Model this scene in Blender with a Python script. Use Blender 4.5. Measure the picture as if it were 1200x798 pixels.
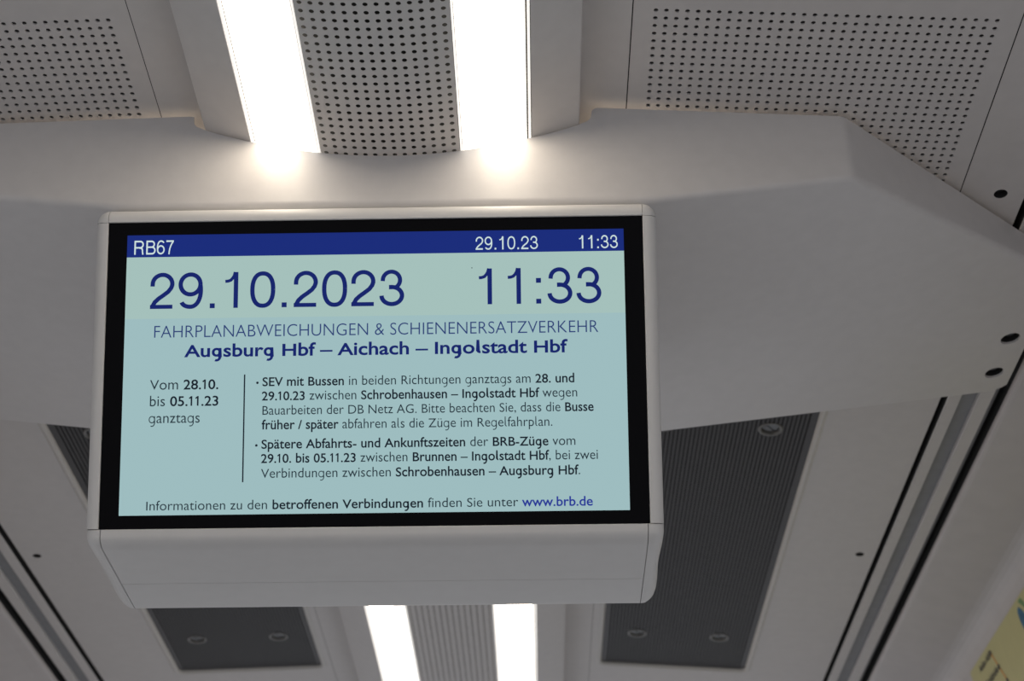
import bpy, bmesh, math
from mathutils import Vector, Matrix

sc = bpy.context.scene
COL = sc.collection
for o in list(bpy.data.objects):
    bpy.data.objects.remove(o)

# ------------------------------------------------------------------ camera, light, exposure
ZO = 1.20                                   # eye height above the coach floor; camera at (0, 0, ZO)
cam = bpy.data.cameras.new('camera')
cam_ob = bpy.data.objects.new('camera', cam)
COL.objects.link(cam_ob)
sc.camera = cam_ob
PITCH, YAW, ROLL = 0.60179, -0.016518, -0.0037
fw = Vector((math.sin(YAW)*math.cos(PITCH), math.cos(YAW)*math.cos(PITCH), math.sin(PITCH)))
rt = Vector((math.cos(YAW), -math.sin(YAW), 0))
upv = rt.cross(fw)
r2 = rt*math.cos(ROLL) + upv*math.sin(ROLL)
u2 = -rt*math.sin(ROLL) + upv*math.cos(ROLL)
mw = Matrix(((r2.x, u2.x, -fw.x, 0), (r2.y, u2.y, -fw.y, 0), (r2.z, u2.z, -fw.z, ZO), (0, 0, 0, 1)))
cam_ob.matrix_world = mw
cam.sensor_width = 36.0
cam.lens = 36.0*1718.417/1200.0
cam.clip_start = 0.02
cam.dof.use_dof = True
cam.dof.focus_distance = 1.40
cam.dof.aperture_fstop = 7.5

WORLD_STRENGTH = 0.55
LAMP_STRENGTH = 8.0
LAMP_DIM = 1.6
world = bpy.data.worlds.new('daylight')
sc.world = world
world.use_nodes = True
bg = world.node_tree.nodes['Background']
bg.inputs[0].default_value = (0.93, 0.96, 1.03, 1)
bg.inputs[1].default_value = WORLD_STRENGTH
sc.view_settings.view_transform = 'Standard'
sc.view_settings.look = 'None'
sc.view_settings.gamma = 1.0
sc.view_settings.use_curve_mapping = False
sc.view_settings.exposure = 0.0
sc.cycles.use_denoising = True
sc.cycles.max_bounces = 10
sc.cycles.diffuse_bounces = 6

# ------------------------------------------------------------------ materials
def srgb(r, g, b):
    f = lambda c: (c/255/12.92 if c/255 <= .04045 else ((c/255+.055)/1.055)**2.4)
    return (f(r), f(g), f(b), 1)

def mat(name, base, rough=.5, metal=0., emit=None, es=0., noise=0., nscale=60., spec=.5):
    m = bpy.data.materials.new(name)
    m.use_nodes = True
    nt = m.node_tree
    b = nt.nodes['Principled BSDF']
    b.inputs['Base Color'].default_value = base
    b.inputs['Roughness'].default_value = rough
    b.inputs['Metallic'].default_value = metal
    b.inputs['Specular IOR Level'].default_value = spec
    if emit:
        b.inputs['Emission Color'].default_value = emit
        b.inputs['Emission Strength'].default_value = es
    if noise > 0:
        tc = nt.nodes.new('ShaderNodeTexCoord')
        nz = nt.nodes.new('ShaderNodeTexNoise')
        nz.inputs['Scale'].default_value = nscale
        nz.inputs['Detail'].default_value = 3
        cr = nt.nodes.new('ShaderNodeValToRGB')
        lo = tuple(max(0, c*(1-noise)) for c in base[:3]) + (1,)
        hi = tuple(min(1, c*(1+noise)) for c in base[:3]) + (1,)
        cr.color_ramp.elements[0].position = .3
        cr.color_ramp.elements[1].position = .7
        cr.color_ramp.elements[0].color = lo
        cr.color_ramp.elements[1].color = hi
        nt.links.new(tc.outputs['Object'], nz.inputs['Vector'])
        nt.links.new(nz.outputs['Fac'], cr.inputs['Fac'])
        nt.links.new(cr.outputs['Color'], b.inputs['Base Color'])
    return m

M_CEIL = mat('ceiling_paint', (.60, .575, .56, 1), .55, noise=.02)
M_UNIT = mat('light_channel_paint', (.60, .575, .56, 1), .5, noise=.02)
M_BULK = mat('bulkhead_paint', (.62, .60, .59, 1), .36, noise=.02)
M_WALL = mat('wall_laminate', (.56, .53, .52, 1), .45, noise=.03, nscale=25)
M_CASE = mat('display_case_paint', (.66, .65, .635, 1), .42, noise=.015)
M_BACK = mat('dark_felt', (.05, .048, .045, 1), .9, noise=.6, nscale=55)
M_BACKP = mat('grey_fleece', (.17, .165, .16, 1), .9, noise=.25, nscale=120)
M_GAP = mat('dark_gap', (.02, .02, .02, 1), .8, noise=.1)  # near-black for gaps; also paints in the shade inside screw holes
M_RECESS = mat('rail_recess_grey', (.25, .255, .265, 1), .6, noise=.05)  # mid-grey of the rail recess and the slot's sloping side
M_GRILLE = mat('anthracite_sheet', (.055, .053, .055, 1), .5, noise=.08, nscale=200)
M_FRAME = mat('frame_paint', (.58, .56, .53, 1), .45, noise=.02)
M_CUP = mat('screw_cup_metal', (.15, .145, .135, 1), .35, .3, noise=.1)
M_SCREW = mat('zinc_screw', (.16, .165, .17, 1), .35, .5, noise=.05)
M_LIP = mat('diffuser_edge_glow', (.8, .8, .8, 1), .4, emit=(1., .95, .88, 1), es=.8)  # lip's own glow stands in for lamp light caught in its plastic
M_LAMP = mat('lamp_diffuser', (.8, .8, .8, 1), .4, emit=(1., .87, .70, 1), es=LAMP_STRENGTH)
M_LAMP2 = mat('lamp_diffuser_inner', (.8, .8, .8, 1), .4, emit=(1., .93, .84, 1), es=LAMP_DIM)
M_FLOOR = mat('floor_rubber', (.30, .29, .28, 1), .7, noise=.15, nscale=30)
M_GLASS = mat('bezel_glass', (.0025, .0022, .003, 1), .12, spec=.06, noise=.05)
def screen(name, rgb):
    return mat(name, (.002, .002, .002, 1), .14, emit=srgb(*rgb), es=1., spec=.07)
M_S_PAGE = screen('screen_page', (157, 188, 191))
M_S_DATE = screen('screen_date_field', (164, 192, 187))
M_S_HEAD = screen('screen_header', (22, 42, 122))
M_T_WHITE = screen('ink_white', (205, 224, 222))
M_T_NAVY = screen('ink_navy', (18, 34, 106))
M_T_THIN = screen('ink_thin_navy', (40, 60, 116))
M_T_BOLD = screen('ink_bold', (18, 28, 40))
M_T_LIGHT = screen('ink_light', (32, 48, 58))
M_T_BLUE = screen('ink_blue', (36, 52, 150))
M_MAP = mat('map_paper', (.58, .54, .25, 1), .4, noise=.02)
M_MAP_LINE = mat('map_orange', (.72, .30, .04, 1), .5, noise=.02)
M_MAP_INK = mat('map_ink', (.04, .04, .045, 1), .5, noise=.02)
M_MAP_BLUE = mat('map_blue', (.02, .13, .24, 1), .5, noise=.3, nscale=80)
M_MAP_GREEN = mat('map_green', (.16, .30, .12, 1), .5, noise=.1)

# ------------------------------------------------------------------ helpers
XC = -0.14                                  # centre line of the coach
def W(x, y, z):
    return (x, y, z+ZO)

def link_mesh(name, verts, faces, mats, parent=None, fmat=None, smooth=False):
    me = bpy.data.meshes.new(name)
    me.from_pydata([tuple(v) for v in verts], [], faces)
    for m in (mats if isinstance(mats, (list, tuple)) else [mats]):
        me.materials.append(m)
    if fmat:
        me.polygons.foreach_set('material_index', fmat)
    if smooth:
        me.polygons.foreach_set('use_smooth', [True]*len(me.polygons))
    me.update()
    o = bpy.data.objects.new(name, me)
    COL.objects.link(o)
    if parent:
        o.parent = parent
    return o

def recalc(o):
    bm = bmesh.new(); bm.from_mesh(o.data)
    bmesh.ops.recalc_face_normals(bm, faces=bm.faces)
    bm.to_mesh(o.data); bm.free()
    return o

def empty(name, loc):
    o = bpy.data.objects.new(name, None)
    o.empty_display_size = .05
    COL.objects.link(o)
    o.location = loc
    return o

def tag(o, label, cat, group=None):
    o['label'] = label; o['category'] = cat
    if group: o['group'] = group
    return o

def struct(o):
    o['kind'] = 'structure'
    return o

def copy_tree(o, parent=None):
    c = o.copy(); COL.objects.link(c)
    if parent: c.parent = parent
    for ch in list(o.children):
        copy_tree(ch, c)
    return c

class MB:
    def __init__(s): s.v = []; s.f = []; s.m = []
    def quad(s, a, b, c, d, m=0):
        n = len(s.v); s.v += [a, b, c, d]; s.f.append((n, n+1, n+2, n+3)); s.m.append(m)
    def poly(s, pts, m=0):
        n = len(s.v); s.v += list(pts); s.f.append(tuple(range(n, n+len(pts)))); s.m.append(m)
    def grid(s, rows, m=0, close=False):
        n = len(s.v); k = len(rows[0])
        for r in rows: s.v += list(r)
        for i in range(len(rows)-1):
            for j in range(k-1 if not close else k):
                j2 = (j+1) % k
                s.f.append((n+i*k+j, n+i*k+j2, n+(i+1)*k+j2, n+(i+1)*k+j)); s.m.append(m)
    def box(s, p0, p1, m=0):
        x0, y0, z0 = p0; x1, y1, z1 = p1
        n = len(s.v)
        s.v += [(x0,y0,z0),(x1,y0,z0),(x1,y1,z0),(x0,y1,z0),(x0,y0,z1),(x1,y0,z1),(x1,y1,z1),(x0,y1,z1)]
        for f in ((0,3,2,1),(4,5,6,7),(0,1,5,4),(1,2,6,5),(2,3,7,6),(3,0,4,7)):
            s.f.append(tuple(n+i for i in f)); s.m.append(m)
    def build(s, name, mats, parent=None, smooth=False):
        return link_mesh(name, s.v, s.f, mats, parent, s.m, smooth)

# cross-section of the coach ceiling (height over the camera) at signed offset from the centre line
def zc(off):
    return 1.0555-.068*(off-.2) if off > 0 else 1.0515-.030*(-off-.2)
def zarc(off):                              # underside of the arched light channel
    return .9873+1.05*off*off

def perf(mb, us, vs, rad, fmap, thick=.0025, n=12, skip=None, m=0, mw=None):
    """sheet in u,v split at us, vs; rad(i,j) gives the hole radius of a cell (0 = plain); fmap(u,v,w) -> point, w upward"""
    idx = {}
    def corner(i, j):
        if (i, j) not in idx:
            idx[(i, j)] = len(mb.v); mb.v.append(fmap(us[i], vs[j], 0))
        return idx[(i, j)]
    q = n//4
    for i in range(len(us)-1):
        for j in range(len(vs)-1):
            if skip and skip(i, j): continue
            r = rad(i, j)
            c = [corner(i+1, j+1), corner(i, j+1), corner(i, j), corner(i+1, j)]
            if r <= 0:
                mb.f.append((c[2], c[1], c[0], c[3])); mb.m.append(m); continue
            cu = (us[i]+us[i+1])/2; cv = (vs[j]+vs[j+1])/2
            n0 = len(mb.v)
            for w in (0, thick):
                for k in range(n):
                    a = math.pi/4+2*math.pi*k/n
                    mb.v.append(fmap(cu+r*math.cos(a), cv+r*math.sin(a), w))
            for k in range(4):
                ring = [n0+(k*q+t) % n for t in range(q+1)]
                mb.f.append(tuple([c[(k+1) % 4], c[k]]+ring)); mb.m.append(m)
            for k in range(n):
                k2 = (k+1) % n
                mb.f.append((n0+k, n0+k2, n0+n+k2, n0+n+k)); mb.m.append(m if mw is None else mw)

def frange(a, b, step):
    n = int(round((b-a)/step)); return [a+step*i for i in range(n+1)]

# ------------------------------------------------------------------ floor, walls
Y0, Y1 = -1.2, 4.6
mb = MB(); mb.box((XC-1.25, Y0, -.05), (XC+1.25, Y1, 0))
struct(mb.build('floor', M_FLOOR))

# ------------------------------------------------------------------ ceiling (fixed panels and the dark void above them)
mb = MB()
def strip(s, u0, u1, y0, y1, m=0, dz=0., nu=1):
    for k in range(nu):
        a = u0+(u1-u0)*k/nu; b = u0+(u1-u0)*(k+1)/nu
        mb.quad(W(XC+s*a, y0, zc(s*a)+dz), W(XC+s*b, y0, zc(s*b)+dz), W(XC+s*b, y1, zc(s*b)+dz), W(XC+s*a, y1, zc(s*a)+dz), m)
GU0, GU1, GY0, GY1 = .258, .529, 1.595, 2.600        # grille opening
for s in (-1, 1):
    fm = lambda u, v, w, s=s: W(XC+s*u, v, zc(s*u)+w)
    strip(s, .165, .2397, Y0, Y1)
    strip(s, .2403, .6047, Y0, .9468)
    perf(mb, [.6053, .640, .656, .674], [Y0, 1.217, 1.233, 1.3297], lambda i, j: .0072 if (i, j) == (1, 1) else 0, fm, .012, 20, mw=1)  # hole walls coloured dark in place of shade
    strip(s, .2403, GU0, 1.3303, Y1)
    perf(mb, [GU1, .642, .658, .674], [1.3303, 2.0895, 2.1055, Y1], lambda i, j: .0068 if (i, j) == (1, 1) else 0, fm, .012, 20, mw=1)
    strip(s, GU0, GU1, 1.3303, GY0)
    strip(s, GU0, GU1, GY1, Y1)
    strip(s, .165, .674, Y0, Y1, 1, .022)
    strip(s, 0.0, .165, Y0, Y1, 1, .022)
struct(mb.build('ceiling', [M_CEIL, M_GAP]))

# ------------------------------------------------------------------ rails and walls along both sides
def side_shell(s, name_wall, name_rail):
    z0 = zc(s*.674)-.004
    P = lambda off, dz: (XC+s*off, z0+dz)
    segs = [(.674, .004, 1), (.674, .02, 1), (.681, .02, 1), (.681, .0, 0), (.682, -.001, 0), (.6975, -.0015, 0), (.698, .0, 2), (.6983, .004, 2), (.7197, .004, 0), (.720, -.001, 0),
            (.721, -.0025, 0), (.7375, -.0035, 0), (.738, -.002, 2), (.7385, .004, 2), (.7475, .007, 1), (.748, .018, 1), (.7535, .018, 1), (.7540, -.003, 1)]
    mb = MB()
    for k in range(len(segs)-1):
        a, b = P(*segs[k][:2]), P(*segs[k+1][:2])
        mb.quad(W(a[0], Y0, a[1]), W(b[0], Y0, b[1]), W(b[0], Y1, b[1]), W(a[0], Y1, a[1]), segs[k][2] if k < len(segs) else 0)
    # joint lines across the two light rails
    o = mb.build(name_rail, [M_CEIL, M_GAP, M_RECESS])
    struct(o)
    prof = [(.7540, -.003), (.7545, -.007), (.7565, -.010), (.7605, -.0115), (.78, -.0150), (.80, -.0185), (.82, -.0220), (.84, -.0255), (.852, -.0278), (.860, -.0305), (.867, -.0345), (.873, -.041), (.8785, -.0505), (.8825, -.0620), (.885, -.0765), (.8867, -.084), (.89, -.110), (.945, -.52), (.99, -.56), (1.02, -.58)]
    z0w = 1.0163
    rows = []
    for y in [Y0+(Y1-Y0)*k/8 for k in range(9)]:
        rows.append([W(XC+s*a, y, z0w+b+(z0-z0w)*(1 if a < .78 else max(0, (.95-a)/.17))) for a, b in prof])
    mb = MB(); mb.grid(rows)
    # lower part below the windows
    mb.quad(W(XC+s*1.02, Y0, -.60), W(XC+s*1.02, Y1, -.60), W(XC+s*1.02, Y1, -1.2), W(XC+s*1.02, Y0, -1.2))
    # pillars between the window openings
    for y in (-.9, .9, 2.7, 4.4):
        mb.box(W(XC+s*1.02-.02, y, -.60), W(XC+s*1.02+.02, y+.18, .4363))
    struct(mb.build(name_wall, M_WALL, smooth=False))
side_shell(1, 'wall_right', 'trim_1')
side_shell(-1, 'wall_left', 'trim_2')

# ------------------------------------------------------------------ arched light channel: fascias, light strips, perforated strip
def arc_strip(mb, s, a0, a1, nseg, dz=0., m=0, y0=Y0, y1=Y1):
    pts = [a0+(a1-a0)*k/nseg for k in range(nseg+1)]
    mb.grid([[W(XC+s*a, y, zarc(a)+dz) for a in pts] for y in (y0, y1)], m)
for s, nm in ((-1, 'trim_3'), (1, 'trim_4')):
    mb = MB()
    arc_strip(mb, s, .1425, .1895, 8)
    e = zarc(.1895)
    mb.grid([[W(XC+s*a, y, z) for a, z in ((.1895, e), (.1905, e+.0006), (.191, e+.002), (.191, zc(s*.19)+.001))] for y in (Y0, Y1)])
    mb.grid([[W(XC+s*a, y, z) for a, z in ((.1425, zarc(.1425)), (.1425, zarc(.1425)+.02))] for y in (Y0, Y1)])
    struct(mb.build(nm, M_UNIT))

LIGHT_LABEL = {-1: 'glowing white light strip left of the perforated centre strip of the ceiling',
               1: 'glowing white light strip right of the perforated centre strip of the ceiling'}
for s in (-1, 1):
    root = empty('ceiling_light', W(XC+s*.105, 1.1, zarc(.105)))
    tag(root, LIGHT_LABEL[s], 'ceiling light', 'light strips in the ceiling')
    off = Vector(root.location)
    def loc(o):
        for v in o.data.vertices: v.co -= off
        o.parent = root
    mb = MB()
    arc_strip(mb, s, .0731, .0930, 4, .0008, 1)
    arc_strip(mb, s, .0930, .1345, 6, .0008, 0)
    arc_strip(mb, s, .1345, .1375, 1, .0008, 1)
    o = mb.build('diffuser', [M_LAMP, M_LAMP2]); loc(o)
    for a0, a1, nm in ((.0706, .0724, 'edge_lip'), (.1392, .1418, 'edge_lip')):
        mb = MB()
        e0, e1 = zarc(a0), zarc(a1)
        mb.grid([[W(XC+s*a, y, z) for a, z in ((a0, e0+.006), (a0, e0-.0004), (a1, e1-.0004), (a1, e1+.006))] for y in (Y0, Y1)])
        o = mb.build(nm, M_LIP); loc(o)
    mb = MB()
    for a0, a1 in ((.0700, .0706), (.0724, .0733), (.1375, .1392), (.1418, .1425)):
        mb.grid([[W(XC+s*a, y, zarc(a)+.004) for a in (a0, a1)] for y in (Y0, Y1)])
    o = mb.build('shadow_groove', M_GAP); loc(o)

root = tag(empty('perforated_panel', W(XC, 1.1, zarc(0))), 'long arched white perforated strip running between the two light strips', 'perforated panel')
off = Vector(root.location)
mb = MB()
PP = .0099
us = [-.0700]+[-.0693+PP*k for k in range(15)]+[.0700]
vs = [Y0]+frange(.5605, 3.4205, .01)+[Y1]
nu, nv = len(us)-1, len(vs)-1
perf(mb, us, vs, lambda i, j: .0024 if 0 < i < nu-1 and 0 < j < nv-1 else 0, lambda u, v, w: tuple(Vector(W(XC+u, v, zarc(u)+w))-off), .0006, 12)
mb.build('perforated_sheet', M_UNIT, root)
mb = MB()
mb.grid([[tuple(Vector(W(XC+a, y, zarc(a)+.010))-off) for a in (-.07, -.035, 0, .035, .07)] for y in (Y0, Y1)])
mb.build('felt_backing', M_BACK, root)

# ------------------------------------------------------------------ square-perforated ceiling panels in front of the bulkhead
def tilt(s):
    return math.atan(.068) if s > 0 else -math.atan(.030)   # rotation about Y, sheet falls away from the centre
def make_perforated_panel():
    root = empty('perforated_ceiling_panel', (0, 0, 0))
    mb = MB()
    hu = .1821
    us = [-hu]+[-.1655+.01003*k for k in range(34)]+[hu]
    vs = [-.1909]+[-.1658+.01*k for k in range(30)]+[.1915]
    nu, nv = len(us)-1, len(vs)-1
    perf(mb, us, vs, lambda i, j: .0023 if 0 < i < nu-1 and 0 < j < nv-1 else 0, lambda u, v, w: (u, v, w), .0015, 12)
    mb.build('perforated_sheet', M_CEIL, root)
    mb = MB(); mb.box((-.172, -.18, .0035), (.172, .14, .006))
    mb.build('fleece_backing', M_BACKP, root)
    return root
pr = make_perforated_panel()
pl = copy_tree(pr)
for s, o in ((1, pr), (-1, pl)):
    u = .4225
    o.location = W(XC+s*u, 1.138, zc(s*u)); o.rotation_euler = (0, tilt(s), 0)
tag(pr, 'square perforated ceiling panel to the right of the light channel, above the bulkhead', 'ceiling panel', 'perforated panels in front of the bulkhead')
tag(pl, 'square perforated ceiling panel to the left of the light channel, cut by the photo edge', 'ceiling panel', 'perforated panels in front of the bulkhead')

# ------------------------------------------------------------------ dark ventilation grilles behind the bulkhead
def make_grille():
    root = empty('ventilation_grille', (0, 0, 0))
    hw, hl = (GU1-GU0)/2, (GY1-GY0)/2
    mb = MB()
    pu, pv = .0058, .0046
    nu = int((2*hw-.016)/pu); nv = int((2*hl-.016)/pv)
    us = [-hw+.001]+[-nu*pu/2+pu*k for k in range(nu+1)]+[hw-.001]
    vs = [-hl+.001]+[-nv*pv/2+pv*k for k in range(nv+1)]+[hl-.001]
    SC = [(a, b) for a in (-.073, .073) for b in (-.359, .359)]
    def skip(i, j):
        cu = (us[i]+us[i+1])/2; cv = (vs[j]+vs[j+1])/2
        return any(math.hypot(cu-a, cv-b) < .0125 for a, b in SC)
    perf(mb, us, vs, lambda i, j: .0019 if 0 < i < len(us)-2 and 0 < j < len(vs)-2 else 0, lambda u, v, w: (u, v, w+.003), .0004, 8, skip)
    mb.build('mesh_sheet', M_GRILLE, root)
    mb = MB(); mb.box((-hw, -hl, .012), (hw, hl, .014)); mb.build('dark_backing', M_GAP, root)
    # frame with rounded corners round the opening
    def loop(d, z, r):
        pts = []
        for cx, cy, a0 in ((hw+d-r, hl+d-r, 0), (-hw-d+r, hl+d-r, 90), (-hw-d+r, -hl-d+r, 180), (hw+d-r, -hl-d+r, 270)):
            for k in range(6):
                a = math.radians(a0+18*k)
                pts.append((cx+r*math.cos(a), cy+r*math.sin(a), z))
        return pts
    mb = MB()
    mb.grid([loop(-.003, .0042, .009), loop(-.002, .0005, .010), loop(.0005, -.0022, .0125), loop(.0025, -.0024, .0145), loop(.0072, -.0004, .0192), loop(.0075, .001, .0195)], close=True)
    mb.build('frame', M_FRAME, root, smooth=False)
    for a, b in SC:
        mb = MB(); n = 20
        ring = lambda r, z: [(a+r*math.cos(2*math.pi*k/n), b+r*math.sin(2*math.pi*k/n), z) for k in range(n)]
        mb.grid([ring(.0172, .0028), ring(.0165, .0018), ring(.0135, .0020), ring(.0122, .0045), ring(.0118, .0085)], close=True)
        cup = mb.build('screw_cup', M_CUP, root, smooth=True)
        mb = MB()
        mb.grid([ring(.0112, .009), ring(.0112, .0062), ring(.0104, .0054)], close=True)
        c, s_ = math.cos(math.radians(50)), math.sin(math.radians(50))
        R = .0104
        # head split by a slot
        for sg in (1, -1):
            th0 = math.asin(.0011/R)
            pts = [(R*math.cos(th0+(math.pi-2*th0)*k/10), sg*R*math.sin(th0+(math.pi-2*th0)*k/10)) for k in range(11)]
            mb.poly([(a+x*c-y*s_, b+x*s_+y*c, .0054) for x, y in pts])
        sl = [(-R, -.0011), (R, -.0011), (R, .0011), (-R, .0011)]
        mb.poly([(a+x*c-y*s_, b+x*s_+y*c, .0072) for x, y in sl])
        mb.build('screw', M_SCREW, cup)
    return root
gr = make_grille()
gl = copy_tree(gr)
for s, o in ((1, gr), (-1, gl)):
    u = (GU0+GU1)/2
    o.location = W(XC+s*u, (GY0+GY1)/2, zc(s*u)); o.rotation_euler = (0, tilt(s), 0)
tag(gr, 'dark grey perforated ventilation grille seen to the right of the display', 'ventilation grille', 'dark grilles in the far ceiling')
tag(gl, 'dark grey perforated ventilation grille mostly hidden, below left of the display', 'ventilation grille', 'dark grilles in the far ceiling')

# ------------------------------------------------------------------ small recessed screws in the outer ceiling strips
def ceiling_screw(s, y, r, label):
    u = .648 if y < 1.4 else .650
    mb = MB(); n = 16
    ring = lambda rr, z: [(rr*math.cos(2*math.pi*k/n), rr*math.sin(2*math.pi*k/n), z) for k in range(n)]
    mb.grid([ring(r*.8, .010), ring(r*.8, .007), ring(r*.68, .006), ring(r*.35, .006), ring(r*.3, .0085), ring(.0001, .0085)], close=True)
    o = mb.build('recessed_screw', M_GAP)
    o.location = W(XC+s*u, y, zc(s*u))
    return tag(o, label, 'screw', 'recessed screws in the ceiling')
ceiling_screw(1, 1.225, .0072, 'dark recessed screw hole in the ceiling beside the chamfered bulkhead end')
ceiling_screw(1, 2.0975, .0068, 'dark recessed screw hole in the ceiling right of the large grille')
ceiling_screw(-1, 2.0975, .0068, 'dark recessed screw hole in the ceiling left of the display')

# ------------------------------------------------------------------ bulkhead
YF, YB = 1.105, 1.553
def zb(a):
    return .9225+.125*max(a-.26, 0) if a > .275 else .9225+.125*max(0, (a-.245))**2/.06
def ztop(off):
    a = abs(off)
    pts = [(.1895, zarc(.1895)-.0015), (.1955, 1.0268), (.1995, 1.0290), (.2025, 1.0325), (.2035, 1.037), (.2040, 1.0425)]
    top = zc(off)-.008
    if a <= .1895: return zarc(a)-.0015
    for (a0, z0), (a1, z1) in zip(pts, pts[1:]):
        if a <= a1: return z0+(z1-z0)*(a-a0)/(a1-a0)
    if a < .2105:
        t = (a-.2040)/.0065
        return 1.0425+(top-1.0425)*math.sin(t*math.pi/2)
    return top
CH = .459; END = .727
def yfront(a):
    d = a-CH
    k = .776
    w = .005
    if d < -w: return YF
    if d < w: return YF+k*(d+w)**2/(4*w)
    return YF+k*d
offs = sorted(set([round(.0105*k, 4) for k in range(18)]+[.1895, .1925, .1955, .1975, .1995, .2012, .2025, .2031, .2035, .2040, .2048, .206, .2075, .209, .2105, .23, .245, .252, .26, .27, .28, .30, .34, .38, .42, .445]+[CH+.005*k/4 for k in range(-4, 5)]+[.48, .52, .56, .60, .64, .68, .71, .722, END]))
offs = [-a for a in reversed(offs) if a > 0]+offs
rows = []
R = .0065
for off in offs:
    a = abs(off); yf = yfront(a); z0 = zb(a); zt = ztop(off)
    yb = YB-max(0, a-(END-.012))*.9
    row = [(yf, zt)]
    if True:
        row += [(yf, max(z0+R+.005, min(.968, .5*(zt+z0)+.012)))]
        row += [(yf+R*(1-math.cos(math.radians(t))), z0+R-R*math.sin(math.radians(t))) for t in (0, 15, 30, 45, 60, 75, 90)]
    ym = (yf+R+yb-.004)/2
    row += [(ym, z0), (yb-.004, z0), (yb-.001, z0+.001), (yb, z0+.004), (yb, zt)]
    rows.append([W(XC+off, y, z) for y, z in row])
mb = MB(); mb.grid(rows)
for r in (rows[0], rows[-1]):
    mb.poly(r)
bulk = mb.build('ceiling_bulkhead', M_BULK, smooth=True)
bm = bmesh.new(); bm.from_mesh(bulk.data)
bmesh.ops.remove_doubles(bm, verts=bm.verts, dist=1e-6)
bmesh.ops.recalc_face_normals(bm, faces=bm.faces)
for e in bm.edges:
    if len(e.link_faces) == 2 and e.calc_face_angle() > math.radians(25): e.smooth = False
bm.to_mesh(bulk.data); bm.free()
# the front plate must look outward (towards -Y); open top, so fix orientation by the first face
ref = max(bulk.data.polygons, key=lambda p: -p.center.y if abs(p.center.x-XC) < .15 else -9)
if ref.normal.y > 0: bulk.data.flip_normals()
sol = bulk.modifiers.new('shell', 'SOLIDIFY'); sol.thickness = .003; sol.offset = -1
BOLTS = [(.7035, 1.4336), (.703, 1.507)]
cut = MB()
for sx in (-1, 1):
    for u, y in BOLTS:
        n = 24
        for z0, z1 in ((zb(u)-.02, zb(u)+.02),):
            lo = [W(XC+sx*u+.0115*math.cos(2*math.pi*k/n), y+.0115*math.sin(2*math.pi*k/n), z0) for k in range(n)]
            hi = [(p[0], p[1], p[2]+z1-z0) for p in lo]
            cut.grid([lo, hi], close=True); cut.poly(lo[::-1]); cut.poly(hi)
cutter = cut.build('cutter', M_GAP)
recalc(cutter)
bm = bmesh.new(); bm.from_mesh(cutter.data); bmesh.ops.remove_doubles(bm, verts=bm.verts, dist=1e-6); bmesh.ops.recalc_face_normals(bm, faces=bm.faces); bm.to_mesh(cutter.data); bm.free()
bo = bulk.modifiers.new('holes', 'BOOLEAN'); bo.operation = 'DIFFERENCE'; bo.object = cutter; bo.solver = 'EXACT'
dg = bpy.context.evaluated_depsgraph_get()
me = bpy.data.meshes.new_from_object(bulk.evaluated_get(dg))
bulk.modifiers.clear(); bulk.data = me
bm = bmesh.new(); bm.from_mesh(me)
for e in bm.edges:
    e.smooth = not (len(e.link_faces) != 2 or e.calc_face_angle() > math.radians(25))
bm.to_mesh(me); bm.free()
bpy.data.objects.remove(cutter)
org = Vector(W(XC, YF, .9225))
for v in bulk.data.vertices: v.co -= org
bulk.location = org
tag(bulk, 'broad white bulkhead hanging across the ceiling, cut out around the arched light channel', 'bulkhead')
for sx in (-1, 1):
    for u, y in BOLTS:
        n = 20
        c = Vector(W(XC+sx*u, y, zb(u)))-org
        ring = lambda r, z: [(c.x+r*math.cos(2*math.pi*k/n), c.y+r*math.sin(2*math.pi*k/n), c.z+z) for k in range(n)]
        mb = MB()
        mb.grid([ring(.0116, .0029), ring(.0116, .018), ring(.0001, .018)], close=True)
        cup = mb.build('screw_recess', M_GAP, bulk)
        mb = MB()
        mb.grid([ring(.0082, .018), ring(.0082, .010), ring(.0070, .0085), ring(.004, .0085), ring(.0036, .0115), ring(.0001, .0115)], close=True)
        mb.build('screw', M_SCREW, cup)

# ------------------------------------------------------------------ passenger information display
T = math.radians(25.256)
DC = Vector(W(-.1494, 1.1568, .7623))
DU = Vector((1, 0, 0)); DV = Vector((0, -math.sin(T), math.cos(T))); DN = DU.cross(DV)
disp = tag(empty('information_display', DC), 'white boxed passenger information screen showing a timetable notice, hanging below the bulkhead', 'display')
def D(u, v, n=0.):                           # display coordinates -> local to the display's Empty
    return tuple(DU*u+DV*v+DN*n)
def YZ(u, y, z):                             # coach coordinates -> local
    return tuple(Vector(W(-.1494+u, y, z))-DC)

BU, BV = .2569, .1466                        # half size of the black glass
RW = .0132                                   # width of the frame rails
HP = 8
def rail_prof():                             # (outward distance from the glass, height over the glass)
    pts = [(0, -.004), (0, .0014), (.0006, .002)]
    for k in range(HP+1):
        a = math.radians(90*k/HP)
        pts.append((RW-.0102+.0102*math.sin(a), .002-.0102*(1-math.cos(a))))
    pts += [(RW, -.045), (RW-.006, -.045)]
    return pts
RP = rail_prof()
g = .0003
mb = MB(); mb.grid([[D(u, BV+w, h) for w, h in RP] for u in (-BU+g, BU-g)])
mb.build('top_rail', M_CASE, disp, smooth=True)
for s in (-1, 1):
    mb = MB(); mb.grid([[D(s*(BU+w), v, h) for w, h in RP] for v in (-BV+g, BV-g)])
    mb.build('side_rail', M_CASE, disp, smooth=True)
    mb = MB()
    mb.grid([[D(s*(BU+w*math.cos(a)), BV+w*math.sin(a), h) for w, h in RP] for a in [math.radians(.6+88.8*k/10) for k in range(11)]])
    mb.build('corner_cap', M_CASE, disp, smooth=True)

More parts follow.
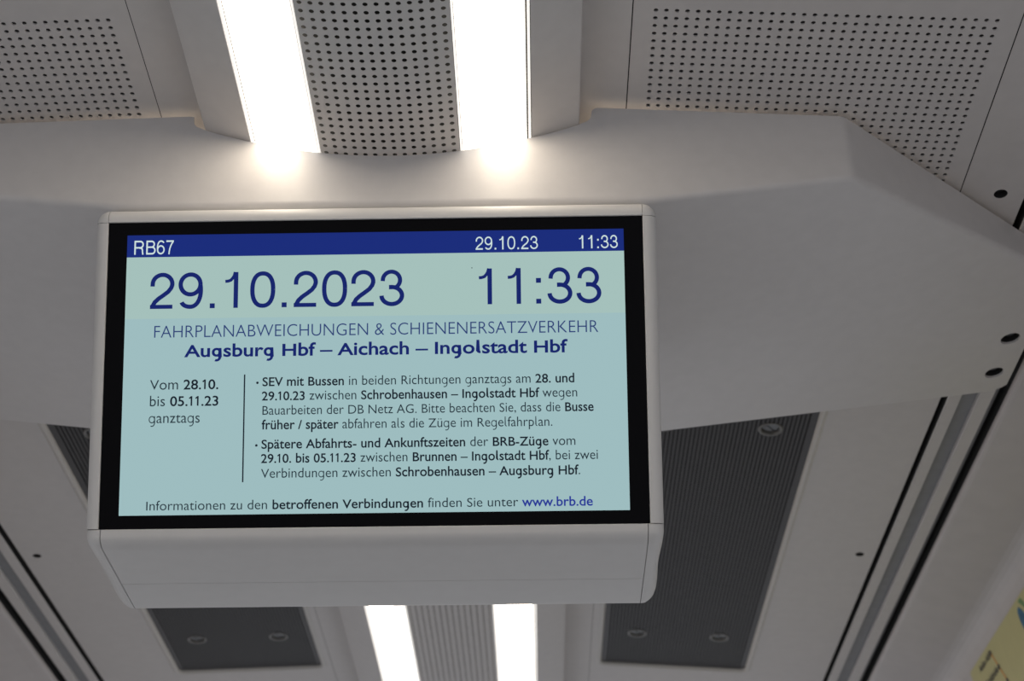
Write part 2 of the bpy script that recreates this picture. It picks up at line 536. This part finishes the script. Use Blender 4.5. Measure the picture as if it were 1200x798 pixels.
# lower hood: glass edge -> rounded chin -> flat underside -> rounded heel -> back
pf = []
def face(v, n=.002):
    p = Vector(D(0, v, n))+DC
    return (p.y, p.z-ZO)
p0 = face(-BV-.0002, -.004); p1 = face(-BV-.0002, .0014); p1b = face(-BV-.0008, .002); p2 = face(-BV-.006)
ZU = .6160
dv = (p2[1]-ZU)/math.cos(T)
pm = (p2[0]+dv*math.sin(T), ZU)
p3 = (pm[0]+.014, ZU)
pf = [p0, p1, p1b, p2]
for k in range(1, 9):
    t = k/8
    pf.append(tuple((1-t)**2*p2[i]+2*t*(1-t)*pm[i]+t*t*p3[i] for i in (0, 1)))
YBK = 1.375
pf += [(1.3082, ZU), (1.3082, ZU+.0012), (1.3088, ZU+.0012), (1.3088, ZU)]
pf += [(YBK-.012+.012*math.sin(math.radians(a)), ZU+.012-.012*math.cos(math.radians(a))) for a in range(0, 91, 15)]
pf += [(YBK, ZU+.06)]
CU = .2548
def ungroove(ps): return [p for p in ps if abs(p[1]-(ZU+.0012)) > 1e-6]
mb = MB(); mb.grid([[YZ(u, y, z) for y, z in pf] for u in (-CU+g, CU-g)])
hood = mb.build('hood_panel', M_CASE, disp, smooth=True)
pc = ungroove(pf)
pc = [p for p in pc if not (1.30 < p[0] < 1.315)]
kk = [i for i, p in enumerate(pc) if p[0] < 1.30][-1]
pc[kk+1:kk+1] = [(1.255+.0105*k, ZU) for k in range(11)]
nrm = []
for k in range(len(pc)):
    a = pc[max(0, k-1)]; b = pc[min(len(pc)-1, k+1)]
    d = Vector((b[0]-a[0], b[1]-a[1])).normalized()
    nrm.append((d.y, -d.x))                  # outward: right of travel
nrm[0] = nrm[1] = nrm[2] = nrm[3]
for s in (-1, 1):
    mb = MB(); rows = []
    cs = [(CU+g, 0), (.2582, 0)]+[(.2582+.0119*math.sin(math.radians(a)), .0119*(1-math.cos(math.radians(a)))) for a in range(10, 91, 10)]+[(.2701, .030)]
    for (y, z), (ny, nz), k in zip(pc, nrm, range(len(pc))):
        du = .0013*math.sin(math.pi*min(1, max(0, (y-1.245)/.090)))**2
        q = min(1, max(0, (y-(YBK-.026))/.026)); du += .012*(1-math.sqrt(1-q*q*.98))
        rows.append([YZ(s*(u-du*min(1, (u-CU)/.010)), y-ny*d, z-nz*d) for u, d in cs])
    mb.grid(rows)
    mb.build('hood_end_cap', M_CASE, disp, smooth=True)

# housing inside the rails, carried up to the bulkhead
fr = [face(BV-.002, -.006), face(-BV+.002, -.006), (p2[0]+.004, ZU+.010), (p3[0], ZU+.003), (YBK-.040, ZU+.003), (YBK-.040, ZU+.054), (YBK-.003, ZU+.060), (YBK-.003, .9222), (1.125, .9222), (1.116, .912), face(BV+.006, -.012)]
mb = MB()
hx = .2660
mb.poly([YZ(-hx, y, z) for y, z in fr]); mb.poly([YZ(hx, y, z) for y, z in fr][::-1])
for k in range(len(fr)):
    a, b = fr[k], fr[(k+1) % len(fr)]
    mb.quad(YZ(-hx, *a), YZ(hx, *a), YZ(hx, *b), YZ(-hx, *b))
recalc(mb.build('housing', M_CASE, disp))
for ob in disp.children:
    if ob.name.startswith(('hood', 'top_rail', 'side_rail', 'corner')):
        bm = bmesh.new(); bm.from_mesh(ob.data)
        for e in bm.edges:
            if len(e.link_faces) == 2 and e.calc_face_angle() > math.radians(32): e.smooth = False
        bm.to_mesh(ob.data); bm.free()

mb = MB(); n0 = len(mb.v)
bx = [D(-BU+.0002, -BV, -.005), D(BU-.0002, -BV, -.005), D(BU-.0002, BV, -.005), D(-BU+.0002, BV, -.005)]
fx = [D(-BU+.0002, -BV, 0), D(BU-.0002, -BV, 0), D(BU-.0002, BV, 0), D(-BU+.0002, BV, 0)]
mb.poly(fx)
for k in range(4): mb.quad(bx[k], bx[(k+1) % 4], fx[(k+1) % 4], fx[k])
mb.build('glass_bezel', M_GLASS, disp)
SU, SV = .2384, .13405
def rect(u0, v0, u1, v1, n): return [D(u0, v0, n), D(u1, v0, n), D(u1, v1, n), D(u0, v1, n)]
mb = MB(); mb.poly(rect(-SU, -SV, SU, SV, .0003)); scr = mb.build('screen', M_S_PAGE, disp)
mb = MB(); mb.poly(rect(-SU, .0523, SU, .1124, .0005)); mb.build('date_field', M_S_DATE, scr)
mb = MB(); mb.poly(rect(-SU, .1124, SU, SV, .0005)); mb.build('header_bar', M_S_HEAD, scr)
mb = MB(); mb.poly(rect(-.1235, -.1041, -.1222, -.0024, .0007)); mb.build('divider_line', M_T_BOLD, scr)
for nm, v in (('bullet', -.0105), ('bullet', -.0698)):
    mb = MB(); mb.poly([D(-.1106+.0012*math.cos(math.radians(30*k)), v+.0012*math.sin(math.radians(30*k)), .0007) for k in range(12)])
    mb.build(nm, M_T_BOLD, scr)
mb = MB(); mb.poly(rect(.0924, .0972, .0934, .0980, .0007)); mb.build('dark_pixel', M_T_BOLD, scr)

# ---- lettering -------------------------------------------------------------
def ribbon(pts, w):
    """flat strip of width w along pts, mitred"""
    P = [Vector(p) for p in pts]; L = []; Rr = []
    for k in range(len(P)):
        if k == 0: d = (P[1]-P[0]).normalized(); m_ = 1
        elif k == len(P)-1: d = (P[-1]-P[-2]).normalized(); m_ = 1
        else:
            a = (P[k]-P[k-1]).normalized(); b = (P[k+1]-P[k]).normalized()
            d = (a+b).normalized(); m_ = 1/max(.5, math.sqrt((1+a.dot(b))/2))
        nn = Vector((-d.y, d.x))*w/2*m_
        L.append(P[k]+nn); Rr.append(P[k]-nn)
    return [(tuple(L[k]), tuple(Rr[k]), tuple(Rr[k+1]), tuple(L[k+1])) for k in range(len(P)-1)]
def earc(cx, cy, rx, ry, a0, a1, n=18, e=2.0):
    out = []
    for k in range(n+1):
        a = math.radians(a0+(a1-a0)*k/n); c, s = math.cos(a), math.sin(a)
        out.append((cx+rx*math.copysign(abs(c)**(2/e), c), cy+ry*math.copysign(abs(s)**(2/e), s)))
    return out
def bar(x0, y0, x1, y1): return [((x0, y0), (x1, y0), (x1, y1), (x0, y1))]
def grotesk(ch, s=.118):
    h = s/2
    if ch == '0': return ribbon(earc(.385, .5, .28, .45, 0, 360, 40, 2.3), s), .775
    if ch == '1': return bar(.375, 0, .495, 1)+ribbon([(.145, .742), (.22, .748), (.29, .772), (.345, .83), (.385, .90), (.41, 1.0)], .085), .775
    if ch == '2': return ribbon([(.118, .625)]+earc(.385, .69, .265, .258, 180, -8, 22)+[(.62, .575), (.545, .475), (.43, .385), (.29, .285), (.19, .19), (.135, .085)], s)+bar(.062, 0, .668, .112), .775
    if ch == '3': return ribbon([(.13, .69)]+earc(.365, .715, .232, .235, 170, -62, 22)+[(.41, .517), (.30, .515)], s*.97)+ribbon([(.30, .522), (.38, .522)]+earc(.375, .285, .275, .237, 75, -180, 26), s), .775
    if ch in '69':
        q = ribbon(earc(.37, .67, .268, .278, 0, 360, 36), s)+ribbon(earc(.375, .5, .275, .452, 20, -90, 22, 2.15)+earc(.36, .22, .23, .172, -95, -165, 8), s)
        if ch == '6': q = [tuple((.77-x, 1-y) for x, y in p) for p in q]
        return q, .775
    if ch == '7': return bar(.07, .885, .69, 1)+ribbon([(.635, .91), (.54, .78), (.45, .62), (.375, .42), (.33, .2), (.31, 0)], s), .775
    if ch == '.': return bar(.125, 0, .26, .135), .387
    if ch == ':': return bar(.125, 0, .26, .135)+bar(.125, .58, .26, .715), .387
    if ch == 'R': return bar(.12, 0, .245, 1)+bar(.2, .885, .62, 1)+bar(.2, .44, .62, .55)+ribbon(earc(.62, .718, .225, .225, 90, -90, 16), .115)+ribbon([(.55, .48), (.68, .47), (.765, .42), (.80, .33), (.81, .15), (.85, 0)], .115), 1.0
    if ch == 'B': return bar(.115, 0, .24, 1)+bar(.2, .885, .56, 1)+bar(.2, .475, .6, .58)+bar(.2, 0, .6, .115)+ribbon(earc(.56, .735, .215, .208, 90, -90, 16), .113)+ribbon(earc(.60, .292, .24, .235, 90, -90, 16), .115), .93

def put(name, quads, u0, v0, u1, cap, material, parent=None):
    """place glyph polygons (baseline 0, cap height 1) so their ink spans u0..u1"""
    xs = [x for q in quads for x, y in q]
    x0, x1 = min(xs), max(xs)
    k = (u1-u0)/(x1-x0)
    mb = MB()
    for q in quads:
        mb.poly([D(u0+(x-x0)*k, v0+y*cap, .0008) for x, y in q])
    return mb.build(name, material, parent or scr)
def grotesk_line(name, text, u0, v0, u1, cap, material, s=.118):
    x = 0; Q = []
    for ch in text:
        q, adv = grotesk(ch, s)
        Q += [tuple((px+x, py) for px, py in p) for p in q]; x += adv
    put(name, Q, u0, v0, u1, cap, material)

grotesk_line('line_number', 'RB67', -.2314, .1150, -.1935, .0137, M_T_WHITE, .105)
grotesk_line('header_date', '29.10.23', .0967, .1152, .1562, .0128, M_T_WHITE, .105)
grotesk_line('header_time', '11:33', .1957, .1151, .2326, .0128, M_T_WHITE, .105)
grotesk_line('large_date', '29.10.2023', -.2148, .0618, .0282, .0349, M_T_NAVY)
grotesk_line('large_time', '11:33', .0994, .0620, .2160, .0348, M_T_NAVY)

# humanist text from the built-in vector font, glyph by glyph
OFFS = {'t': -.010, 'l': -.002, 'b': .013, 'h': .020}
CAPH = {}
GL = {}
def gather(lines):
    need = set()
    for runs in lines:
        for w, t in runs:
            for ch in t: need.add((w, ch))
    obs = []
    def mk(w, body):
        c = bpy.data.curves.new('glyph', 'FONT'); c.body = body; c.size = 1; c.offset = OFFS[w]; c.resolution_u = 4
        o = bpy.data.objects.new('glyph', c); COL.objects.link(o); obs.append(o); return o
    base = {w: mk(w, 'HH') for w in OFFS}
    capo = {w: mk(w, 'H') for w in OFFS}
    gl = {k: (mk(*k) if k[1] not in ' 1' else None, mk(k[0], 'H'+k[1]+'H')) for k in need}
    bpy.context.view_layer.update()
    dg = bpy.context.evaluated_depsgraph_get()
    def mesh(o):
        e = o.evaluated_get(dg); m = e.to_mesh()
        vs = [(v.co.x, v.co.y) for v in m.vertices]; fs = [tuple(p.vertices) for p in m.polygons]
        e.to_mesh_clear(); return vs, fs
    def width(o):
        vs, _ = mesh(o); xs = [v[0] for v in vs]; return max(xs)-min(xs)
    bw = {w: width(base[w]) for w in base}
    for w in capo:
        vs, _ = mesh(capo[w]); CAPH[w] = max(v[1] for v in vs)
    for k, (g_, a) in gl.items():
        w, ch = k
        adv = width(a)-bw[w]
        if ch in 'gl':
            st = {'t': .05, 'l': .062, 'b': .105, 'h': .125}[w]
            H = CAPH[w]; xh = H*.66; h = st/2
            if ch == 'l':
                x = .07+h
                GL[k] = (ribbon([(x, H*1.03), (x, .13)]+earc(x+.10, .13, .10, .13-h, 180, 280, 8), st), .235+h)
            else:
                x = .46-h
                cx, rx = (.035+h+x)/2, (x-.035-h)/2
                GL[k] = (ribbon(earc(cx, xh/2, rx, xh/2-h+.008, 0, 360, 32, 2.15), st)+ribbon([(x, xh), (x, -.02)]+earc(cx, -.02, rx, .185, 0, -115, 14), st), .53)
            continue
        if ch == '1':
            st = {'t': .05, 'l': .062, 'b': .105, 'h': .125}[w]
            H = CAPH[w]; adv = .42
            Q = bar(.215-st/2, 0, .215+st/2, H)+ribbon([(.06, H*.76), (.13, H*.84), (.215, H-st*.35)], st*.9)
            GL[k] = (Q, adv)
        elif g_ is None:
            GL[k] = ([], adv)
        else:
            vs, fs = mesh(g_)
            GL[k] = ([tuple(vs[i] for i in f) for f in fs], adv)
    for k, (Q, adv) in list(GL.items()):
        if k[1].islower():
            GL[k] = ([tuple((x, y*1.09) for x, y in p) for p in Q], adv)
    for o in obs:
        c = o.data; bpy.data.objects.remove(o); bpy.data.curves.remove(c)

MT = {'t': M_T_THIN, 'l': M_T_LIGHT, 'b': M_T_BOLD, 'h': M_T_NAVY}
LINES = [
 ('notice_heading', [('t', 'FAHRPLANABWEICHUNGEN & SCHIENENERSATZVERKEHR')], -.2099, .0338, .2124, .0115),
 ('notice_route', [('h', 'Augsburg Hbf \u2013 Aichach \u2013 Ingolstadt Hbf')], -.1808, .0151, .1831, .0114),
 ('notice_dates', [('l', 'Vom '), ('b', '28.10.')], -.2125, -.0159, -.1476, .0092),
 ('notice_dates', [('l', 'bis '), ('b', '05.11.23')], -.2121, -.0316, -.1473, .0092),
 ('notice_dates', [('l', 'ganztags')], -.2127, -.0476, -.1645, .0092),
 ('notice_text', [('b', 'SEV mit Bussen'), ('l', ' in beiden Richtungen ganztags am '), ('b', '28. und')], -.1058, -.0137, .1888, .0083),
 ('notice_text', [('b', '29.10.23'), ('l', ' zwischen '), ('b', 'Schrobenhausen \u2013 Ingolstadt Hbf'), ('l', ' wegen')], -.1062, -.0273, .1913, .0083),
 ('notice_text', [('l', 'Bauarbeiten der DB Netz AG. Bitte beachten Sie, dass die '), ('b', 'Busse')], -.1054, -.0410, .2065, .0083),
 ('notice_text', [('b', 'fr\u00fcher / sp\u00e4ter'), ('l', ' abfahren als die Z\u00fcge im Regelfahrplan.')], -.1059, -.0547, .1675, .0083),
 ('notice_text', [('b', 'Sp\u00e4tere Abfahrts- und Ankunftszeiten'), ('l', ' der '), ('b', 'BRB-Z\u00fcge'), ('l', ' vom')], -.1058, -.0729, .1888, .0083),
 ('notice_text', [('b', '29.10. bis 05.11.23'), ('l', ' zwischen '), ('b', 'Brunnen \u2013 Ingolstadt Hbf'), ('l', ', bei zwei')], -.1060, -.0863, .2096, .0083),
 ('notice_text', [('l', 'Verbindungen zwischen '), ('b', 'Schrobenhausen \u2013 Augsburg Hbf'), ('l', '.')], -.1058, -.1003, .1928, .0083),
 ('notice_footer', [('l', 'Informationen zu den '), ('b', 'betroffenen Verbindungen'), ('l', ' finden Sie unter '), ('b', 'www.brb.de')], -.2127, -.1294, .2040, .0081),
]
MAPTXT = [('b', 'Aalen Hbf'), ('b', 'Goldsh\u00f6fe')]
gather([l[1] for l in LINES]+[MAPTXT])
for name, runs, u0, v0, u1, cap in LINES:
    x = 0; parts = []
    for ri, (w, t) in enumerate(runs):
        mi = MT[w] if t != 'www.brb.de' else M_T_BLUE
        for ch in t:
            q, adv = GL[(w, ch)]
            parts.append((mi, [tuple((px+x, py/CAPH[w]) for px, py in p) for p in q])); x += adv
    xs = [px for m_, q in parts for p in q for px, py in p]
    x0, x1 = min(xs), max(xs); k = (u1-u0)/(x1-x0)
    mats = []
    mb = MB()
    for m_, q in parts:
        if m_ not in mats: mats.append(m_)
        for p in q:
            mb.poly([D(u0+(px-x0)*k, v0+py*cap, .0008) for px, py in p], mats.index(m_))
    mb.build(name, mats, scr)

# ------------------------------------------------------------------ route map on the right wall
MA = Vector(W(.745, 0, .940)); MBv = Vector(W(.805, 0, .4963))
md = (MBv-MA).normalized(); mn = Vector((-abs(md.z), 0, -md.x)).normalized()
MY = 2.404; MT0 = -.0098
root = tag(empty('route_map', MA+md*MT0+Vector((0, MY, 0))), 'pale yellow route map poster on the sloping right wall, low in the corner', 'poster')
mo = Vector(root.location)
def mp(y, d, n=0.): return tuple(MA+md*d+Vector((0, y, 0))+mn*(.0015+n)-mo)
def mpb(a, b, n): return mp(MY-a, MT0+b, n)          # a metres towards the camera, b metres down from the far top corner
mb = MB()
c0 = [mpb(0, 0, 0), mpb(.85, 0, 0), mpb(.85, .40, 0), mpb(0, .40, 0)]
c1 = [mpb(0, 0, -.001), mpb(.85, 0, -.001), mpb(.85, .40, -.001), mpb(0, .40, -.001)]
mb.poly(c0)
for k in range(4): mb.quad(c1[k], c1[(k+1) % 4], c0[(k+1) % 4], c0[k])
mb.build('map_sheet', M_MAP, root)
mb = MB()
for q in ribbon([(2.2827, .0048), (2.2666, .0352), (2.2508, .0648), (2.225, .112), (2.17, .17), (2.00, .20), (1.75, .21)], .0040):
    mb.poly([mp(y, d, .0004) for y, d in q])
mb.build('route_line', M_MAP_LINE, root)
for y, d in ((2.2827, .0048), (2.2666, .0352), (2.2508, .0648), (2.225, .112), (2.17, .17)):
    mb = MB(); mb.poly([mp(y+.0045*math.cos(math.radians(30*k)), d+.0045*math.sin(math.radians(30*k)), .0008) for k in range(12)])
    mb.build('station_dot', M_MAP_INK, root)
def maptext(text, ya, yb, d, h):
    x = 0; Q = []
    for ch in text:
        q, adv = GL[('b', ch)]; Q += [tuple((px+x, py/CAPH['b']) for px, py in p) for p in q]; x += adv
    k = (ya-yb)/x
    mb = MB()
    for p in Q: mb.poly([mp(ya-px*k, d-py*h, .0006) for px, py in p])
    mb.build('station_name', M_MAP_INK, root)
maptext('Aalen Hbf', 2.355, 2.288, .0105, .011)
maptext('Goldsh\u00f6fe', 2.345, 2.274, .0405, .011)
mb = MB()
pts = [(2.1175, .006), (2.112, .002), (2.106, .003), (2.098, .012), (2.092, .022), (2.090, .040), (2.096, .052), (2.106, .050), (2.115, .036), (2.119, .020)]
mb.poly([mp(y, d, .0006) for y, d in pts]); mb.build('logo_swoosh', M_MAP_BLUE, root)
mb = MB()
pts = [(2.103, -.004), (2.090, -.006), (2.080, .006), (2.080, .020), (2.090, .008)]
mb.poly([mp(y, d, .0006) for y, d in pts]); mb.build('logo_swoosh', M_MAP_GREEN, root)
